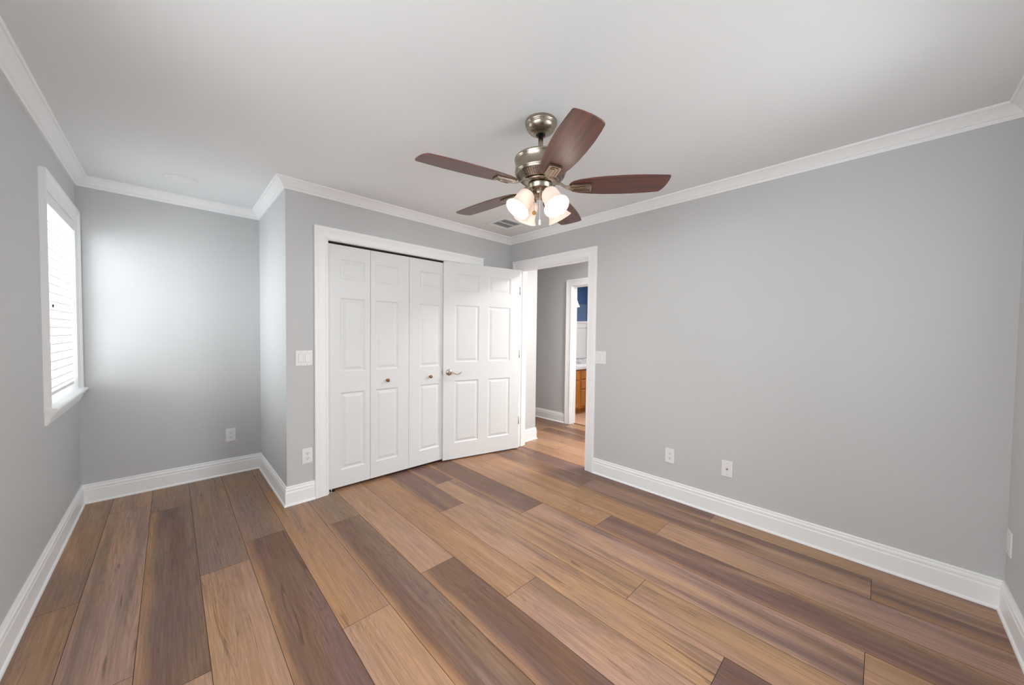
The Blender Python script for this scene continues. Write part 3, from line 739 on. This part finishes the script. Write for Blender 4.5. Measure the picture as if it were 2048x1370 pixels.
hp = [(0.0, 2.238), (0.030, 2.238), (0.10, 2.236), (0.132, 2.233), (0.1375, 2.229), (0.1375, 2.222), (0.1335, 2.219), (0.1335, 2.165), (0.1355, 2.162), (0.1355, 2.157), (0.1315, 2.153), (0.130, 2.148), (0.130, 2.146), (0.127, 2.144), (0.125, 2.142)]
mb = MB(); mb.lathe([(r, zz(z)) for r, z in hp], 72)
mb.lathe([(r, zz(z)) for r, z in [(0.099, 2.1215), (0.097, 2.118), (0.088, 2.1165), (0.062, 2.115), (0.0, 2.115)]], 64)
mb.build('motor_housing', FM, fan)
mb = MB(); mb.lathe([(r, zz(z)) for r, z in [(0.122, 2.1425), (0.096, 2.1215)]], 48, mi=1)
for i in range(64):
    a = 2*PI*i/64
    xf = Matrix.Rotation(a, 4, 'Z') @ Matrix.Translation((0.1115, 0, zz(2.1318))) @ Matrix.Rotation(R(-38), 4, 'Y')
    mb.box(-0.0175, 0.0175, -0.0030, 0.0030, -0.004, 0.0035, 0, xf)
mb.build('vent_ring', [FM, M['vent_dark']], fan)
mb = MB(); mb.lathe([(r, zz(z)) for r, z in [(0.080, 2.1155), (0.088, 2.113), (0.089, 2.108), (0.086, 2.104), (0.056, 2.102), (0.052, 2.100), (0.052, 2.092)]], 48)
mb.build('flywheel', FM, fan)
mb = MB(); mb.lathe([(r, zz(z)) for r, z in [(0.0, 2.098), (0.060, 2.098), (0.0665, 2.0965), (0.0675, 2.094), (0.0660, 2.091), (0.0645, 2.074), (0.061, 2.069), (0.051, 2.065), (0.045, 2.062), (0.043, 2.046), (0.040, 2.041), (0.031, 2.038), (0.029, 2.031), (0.022, 2.028), (0.0, 2.0265)]], 48)
mb.build('switch_housing', FM, fan)
# blades
def blade_outline():
    up = [(0.150, 0.018), (0.158, 0.034), (0.175, 0.047), (0.205, 0.058), (0.26, 0.069), (0.33, 0.0765), (0.42, 0.0800), (0.50, 0.0790), (0.57, 0.0740), (0.607, 0.0690), (0.614, 0.065)]
    tip = [(0.624, 0.048), (0.631, 0.025), (0.636, 0.0), (0.638, -0.025), (0.638, -0.050), (0.635, -0.0640), (0.628, -0.0685)]
    dn = [(x, -y) for x, y in up[:-2]][::-1]
    return up+tip+dn
OUT = blade_outline()
ZBL = 2.083
def make_blade(ang):
    # local x radial, y counter-clockwise; the counter-clockwise edge sits lower
    base = Matrix.Rotation(R(ang), 4, 'Z') @ Matrix.Translation((0, 0, zz(ZBL)))
    mb = MB(); mb.prism([(x*1.02, y*1.02) for x, y in OUT], 0.0, 0.006)
    o = mb.build('blade', M['blade'], fan)
    o.matrix_local = base @ Matrix.Rotation(R(-9.5), 4, 'X')
    bv = o.modifiers.new('bevel', 'BEVEL'); bv.width = 0.0015; bv.segments = 2; bv.limit_method = 'ANGLE'
    # bracket: stepped key plate under the blade and a curved arm to the hub
    br = MB()
    x0, x1, w = 0.165, 0.268, 0.030
    br.bbox(x0, x1, -w, w, -0.006, -0.0003, 0.0012, 1)
    def strip(a0, a1, b0, b1): br.bbox(a0, a1, b0, b1, -0.0105, -0.0055, 0.001, 1)
    strip(x0+0.004, x1, w-0.007, w); strip(x1-0.007, x1, -w, w); strip(x0+0.016, x1, -w, -w+0.007)
    strip(x0+0.012, x1-0.015, w-0.020, w-0.013); strip(x1-0.022, x1-0.015, -w+0.015, w-0.013)
    strip(x0-0.004, x1-0.030, -0.007, 0.004); strip(x0+0.040, x1-0.030, -w+0.014, -w+0.021)
    arm = [(0.070, 0.0235), (0.088, 0.0235), (0.104, 0.020), (0.118, 0.010), (0.132, -0.001), (0.148, -0.006), (0.170, -0.007), (0.195, -0.006)]
    vs = []; fs = []
    for i, (x, z) in enumerate(arm):
        hw_ = 0.013 if i < 5 else 0.013+0.004*(i-4)
        t = 0.004
        vs += [(x, -hw_, z), (x, hw_, z), (x, hw_, z+t), (x, -hw_, z+t)]
    for i in range(len(arm)-1):
        for k2 in range(4): fs.append((i*4+k2, i*4+(k2+1) % 4, (i+1)*4+(k2+1) % 4, (i+1)*4+k2))
    fs += [(3, 2, 1, 0), tuple(len(arm)*4-4+k2 for k2 in range(4))]
    br.add(vs, fs)
    b_ = br.build('blade_bracket', FM, o)
    tag(b_, 'brushed metal bracket with a stepped key pattern')
    return o
for k_ in range(5): make_blade(237.6+72*k_)
# lamps
def lamp(theta):
    ang = R(222+theta)
    d = Vector((math.cos(ang), math.sin(ang), 0))
    tilt = R(54)                                   # axis below the horizontal
    ax = (d*math.cos(tilt)+Vector((0, 0, -math.sin(tilt)))).normalized()
    neck = d*0.066+Vector((0, 0, zz(2.047)))
    q = ax.to_track_quat('Z', 'Y').to_matrix().to_4x4(); xf = Matrix.Translation(neck) @ q
    arm = MB(); arm.tube([d*0.030+Vector((0, 0, zz(2.068))), d*0.052+Vector((0, 0, zz(2.064))), neck+ax*0.004], 0.011, 14)
    arm.lathe([(0.0, -0.004), (0.018, -0.004), (0.024, 0.002), (0.026, 0.009), (0.025, 0.013)], 32, xf)
    a_ = arm.build('lamp_socket', FM, fan)
    sh = MB()
    outer = [(0.0200, 0.0085), (0.0320, 0.011), (0.0405, 0.018), (0.0450, 0.029), (0.0465, 0.045), (0.0470, 0.062), (0.0485, 0.080), (0.0525, 0.098), (0.0590, 0.112), (0.0655, 0.1215), (0.0675, 0.1240)]
    inner = [(r-0.003, z) for r, z in outer][::-1]
    sh.lathe(outer+[(0.0665, 0.1258)]+inner, 44, xf)
    s_ = sh.build('lamp_shade', M['shade'], fan); tag(s_, 'flared frosted glass lamp shade, lit')
    bu = MB(); bu.lathe([(0.0, 0.022), (0.012, 0.024), (0.014, 0.040), (0.022, 0.056), (0.0275, 0.072), (0.027, 0.086), (0.019, 0.099), (0.008, 0.105), (0.0, 0.106)], 24, xf)
    tag(bu.build('bulb', M['bulb'], s_), 'glowing white bulb')
    l = bpy.data.lights.new('bulb_light', 'SPOT'); l.energy = 5.0; l.color = (1, 0.92, 0.84); l.shadow_soft_size = 0.025
    l.spot_size = R(150); l.spot_blend = 0.5
    lo = bpy.data.objects.new('bulb_light', l); COL.objects.link(lo); lo.parent = fan; lo.location = neck+ax*0.112
    lo.rotation_euler = ax.to_track_quat('-Z', 'Y').to_euler()
    l2 = bpy.data.lights.new('bulb_glow', 'POINT'); l2.energy = 0.5; l2.color = (1, 0.87, 0.74); l2.shadow_soft_size = 0.03
    lo2 = bpy.data.objects.new('bulb_glow', l2); COL.objects.link(lo2); lo2.parent = fan; lo2.location = neck+ax*0.140
for th in (-56, 37, 127, -143): lamp(th)
# pull chains
vx = rt0; vf = Vector((math.sin(YAW), math.cos(YAW), 0))
p = vx*(-0.033)-vf*0.052
mb = MB(); mb.tube([p*0.95+Vector((0, 0, zz(2.066))), p+Vector((0, 0, zz(2.06))), p+Vector((0, 0, zz(1.945)))], 0.0011, 6)
c1 = mb.build('pull_chain', M['nickel'], fan)
mb = MB(); mb.lathe([(0.0, 0.011), (0.004, 0.010), (0.0095, 0.005), (0.0118, -0.001), (0.0095, -0.008), (0.004, -0.0115), (0.0, -0.012)], 20, Matrix.Translation(p+Vector((0, 0, zz(1.938)))))
tag(mb.build('pull_knob', M['woodknob'], c1), 'pale wooden ball pull')
p = vx*(-0.004)-vf*0.055
mb = MB(); mb.tube([p+Vector((0, 0, zz(2.064))), p+Vector((0, 0, zz(1.900)))], 0.0015, 6)
c2 = mb.build('pull_chain', M['string'], fan); tag(c2, 'white pull cord')
mb = MB(); mb.bbox(-0.003, 0.003, -0.005, 0.005, -0.015, 0.013, 0.002, 2, 0, Matrix.Translation(p+Vector((0, 0, zz(1.889)))) @ Matrix.Rotation(0.6, 4, 'Z'))
tag(mb.build('cord_end', M['string'], c2), 'small white cord end')

# ------------------------------------------------------------------ bathroom glimpse
VX0, VX1, VY0, VZ = 4.42, BX1-0.004, 3.45, 0.755
van = empty('vanity_cabinet', ((VX0+VX1)/2, (VY0+BY1)/2, 0), 'honey oak vanity cabinet seen through the bathroom doorway', 'cabinet')
ox, oy, oz = van.location
def vput(mb, nm, mt, par=van):
    mb.v = [(q[0]-ox, q[1]-oy, q[2]-oz) for q in mb.v]; return mb.build(nm, mt, par)
mb = MB(); mb.box(VX0, VX1, VY0, BY1-0.03, 0.10, VZ-0.001); mb.box(VX0, VX1, VY0+0.065, BY1-0.03, 0.0, 0.10); vput(mb, 'body', M['oak'])
def drawer_front(x0, x1, z0, z1, nm):
    mb = MB(); b = 0.012
    y0 = VY0-0.018
    vs = [(x0, VY0-0.0005, z0), (x1, VY0-0.0005, z0), (x1, VY0-0.0005, z1), (x0, VY0-0.0005, z1), (x0, y0+0.006, z0), (x1, y0+0.006, z0), (x1, y0+0.006, z1), (x0, y0+0.006, z1), (x0+b, y0, z0+b), (x1-b, y0, z0+b), (x1-b, y0, z1-b), (x0+b, y0, z1-b)]
    mb.add(vs, [(3, 2, 1, 0), (0, 1, 5, 4), (1, 2, 6, 5), (2, 3, 7, 6), (3, 0, 4, 7), (4, 5, 9, 8), (5, 6, 10, 9), (6, 7, 11, 10), (7, 4, 8, 11), (8, 9, 10, 11)])
    return vput(mb, nm, M['oak'])
def cab_door(x0, x1, z0, z1):
    mb = MB(); y0 = VY0-0.018; f = 0.055
    mb.bbox(x0, x0+f, y0, VY0-0.0005, z0, z1, 0.003, 1); mb.bbox(x1-f, x1, y0, VY0-0.0005, z0, z1, 0.003, 1)
    mb.bbox(x0+f, x1-f, y0, VY0-0.0005, z0, z0+f, 0.003, 1); mb.bbox(x0+f, x1-f, y0, VY0-0.0005, z1-f, z1, 0.003, 1)
    mb.box(x0+f, x1-f, y0+0.009, VY0-0.0005, z0+f, z1-f)
    return vput(mb, 'door', M['oak'])
drawer_front(4.47, 4.865, 0.585, 0.725, 'false_front')
cab_door(4.47, 4.665, 0.13, 0.565); cab_door(4.672, 4.865, 0.13, 0.565)
for z0, z1 in ((0.585, 0.725), (0.425, 0.568), (0.13, 0.405)): drawer_front(4.915, 5.22, z0, z1, 'drawer')
cab_door(5.27, 5.50, 0.13, 0.725); cab_door(5.51, 5.74, 0.13, 0.725)
# counter with sink bowl
ct = MB(); n_ = 28; SX, SY, RX, RY = 5.20, 3.66, 0.22, 0.15
cx0, cx1, cy0, cy1, cz0, cz1 = VX0-0.01, VX1, VY0-0.025, BY1-0.03, VZ+0.001, VZ+0.038
ring = [(SX+RX*math.cos(2*PI*i/n_), SY+RY*math.sin(2*PI*i/n_)) for i in range(n_)]
def hit(px, py):
    dx, dy = px-SX, py-SY; t = 1e9
    if dx > 1e-9: t = min(t, (cx1-SX)/dx)
    if dx < -1e-9: t = min(t, (cx0-SX)/dx)
    if dy > 1e-9: t = min(t, (cy1-SY)/dy)
    if dy < -1e-9: t = min(t, (cy0-SY)/dy)
    return (SX+dx*t, SY+dy*t)
outer = [hit(*q) for q in ring]
vs = [(x, y, cz1) for x, y in ring]+[(x, y, cz1) for x, y in outer]+[(SX+(x-SX)*0.86, SY+(y-SY)*0.86, cz1-0.018) for x, y in ring]+[(SX+(x-SX)*0.45, SY+(y-SY)*0.45, cz1-0.030) for x, y in ring]+[(SX, SY, cz1-0.033)]
fs = []
for i in range(n_):
    j = (i+1) % n_
    fs += [(i, j, n_+j, n_+i), (i, 2*n_+i, 2*n_+j, j), (2*n_+i, 3*n_+i, 3*n_+j, 2*n_+j), (3*n_+i, 4*n_, 3*n_+j)]
ct.add(vs, fs)
for c_ in ((cx0, cy0), (cx1, cy0), (cx1, cy1), (cx0, cy1)):   # corner fillers
    near = sorted(range(n_), key=lambda i: (outer[i][0]-c_[0])**2+(outer[i][1]-c_[1])**2)[:2]
    ct.add([(*c_, cz1), (*outer[near[0]], cz1), (*outer[near[1]], cz1)], [(0, 1, 2)])
ct.add([(cx0, cy0, cz0), (cx1, cy0, cz0), (cx1, cy1, cz0), (cx0, cy1, cz0), (cx0, cy0, cz1), (cx1, cy0, cz1), (cx1, cy1, cz1), (cx0, cy1, cz1)], [(0, 1, 5, 4), (1, 2, 6, 5), (2, 3, 7, 6), (3, 0, 4, 7)])
ct.bbox(cx0, cx1, BY1-0.029, BY1-0.013, cz0, 0.872, 0.002, 1)
tag(ct.build('vanity_countertop', M['counter']), 'white marbled vanity top with sink on the oak cabinet', 'countertop')
fc = empty('faucet', (5.40, 3.86, cz1+0.0005), 'chrome two-handle faucet on the bathroom vanity', 'faucet')
mb = MB(); mb.bbox(-0.085, 0.085, -0.024, 0.024, 0, 0.016, 0.006, 3); mb.build('base', M['chrome'], fc)
mb = MB(); mb.tube([(0, 0, 0.012), (0, -0.002, 0.05), (0, -0.02, 0.082), (0, -0.06, 0.095), (0, -0.105, 0.085), (0, -0.12, 0.070)], [0.016, 0.014, 0.013, 0.012, 0.0115, 0.0105], 14); mb.build('spout', M['chrome'], fc)
for s in (-1, 1):
    mb = MB(); mb.lathe([(0.0, 0.014), (0.018, 0.014), (0.016, 0.035), (0.013, 0.045), (0.0, 0.048)], 20, Matrix.Translation((s*0.06, 0, 0)))
    mb.tube([(s*0.06, 0, 0.045), (s*0.085, -0.006, 0.060), (s*0.115, -0.012, 0.068)], [0.008, 0.007, 0.006], 10); mb.build('handle', M['chrome'], fc)
mi_ = MB(); mi_.box(BX0+0.1, BX1-0.025, BY1-0.0285, BY1-0.0225, 0.885, 1.905)
tag(mi_.build('wall_mirror', M['mirror']), 'frameless mirror above the bathroom vanity', 'mirror')
vl = empty('vanity_light', (5.29, BY1, 2.02), 'small wall lamp with a lit bell shade above the bathroom mirror', 'wall lamp')
mb = MB(); mb.bbox(-0.055, 0.055, -0.02, 0, -0.045, 0.045, 0.006, 2); mb.build('back_plate', M['chrome'], vl)
mb = MB(); mb.tube([(0, -0.018, 0.0), (0, -0.07, 0.015), (0, -0.115, 0.005), (0, -0.12, -0.045)], 0.008, 12); mb.lathe([(0, -0.035), (0.02, -0.037), (0.026, -0.055), (0.024, -0.068)], 24, Matrix.Translation((0, -0.12, 0))); mb.build('arm', M['chrome'], vl)
mb = MB(); pr_ = [(0.022, -0.060), (0.030, -0.080), (0.038, -0.105), (0.050, -0.140), (0.066, -0.172), (0.076, -0.190)]
mb.lathe(pr_+[(r-0.003, z) for r, z in pr_[::-1]], 32, Matrix.Translation((0, -0.12, 0))); mb.build('lamp_shade', M['shade_bath'] if 'shade_bath' in M else frosted('frosted_bath_glass', (0.95, 0.9, 0.84), 1.6), vl)
mb = MB(); mb.lathe([(0, -0.075), (0.014, -0.08), (0.024, -0.12), (0.022, -0.145), (0.0, -0.16)], 20, Matrix.Translation((0, -0.12, 0))); mb.build('bulb', M['bulb'], vl)
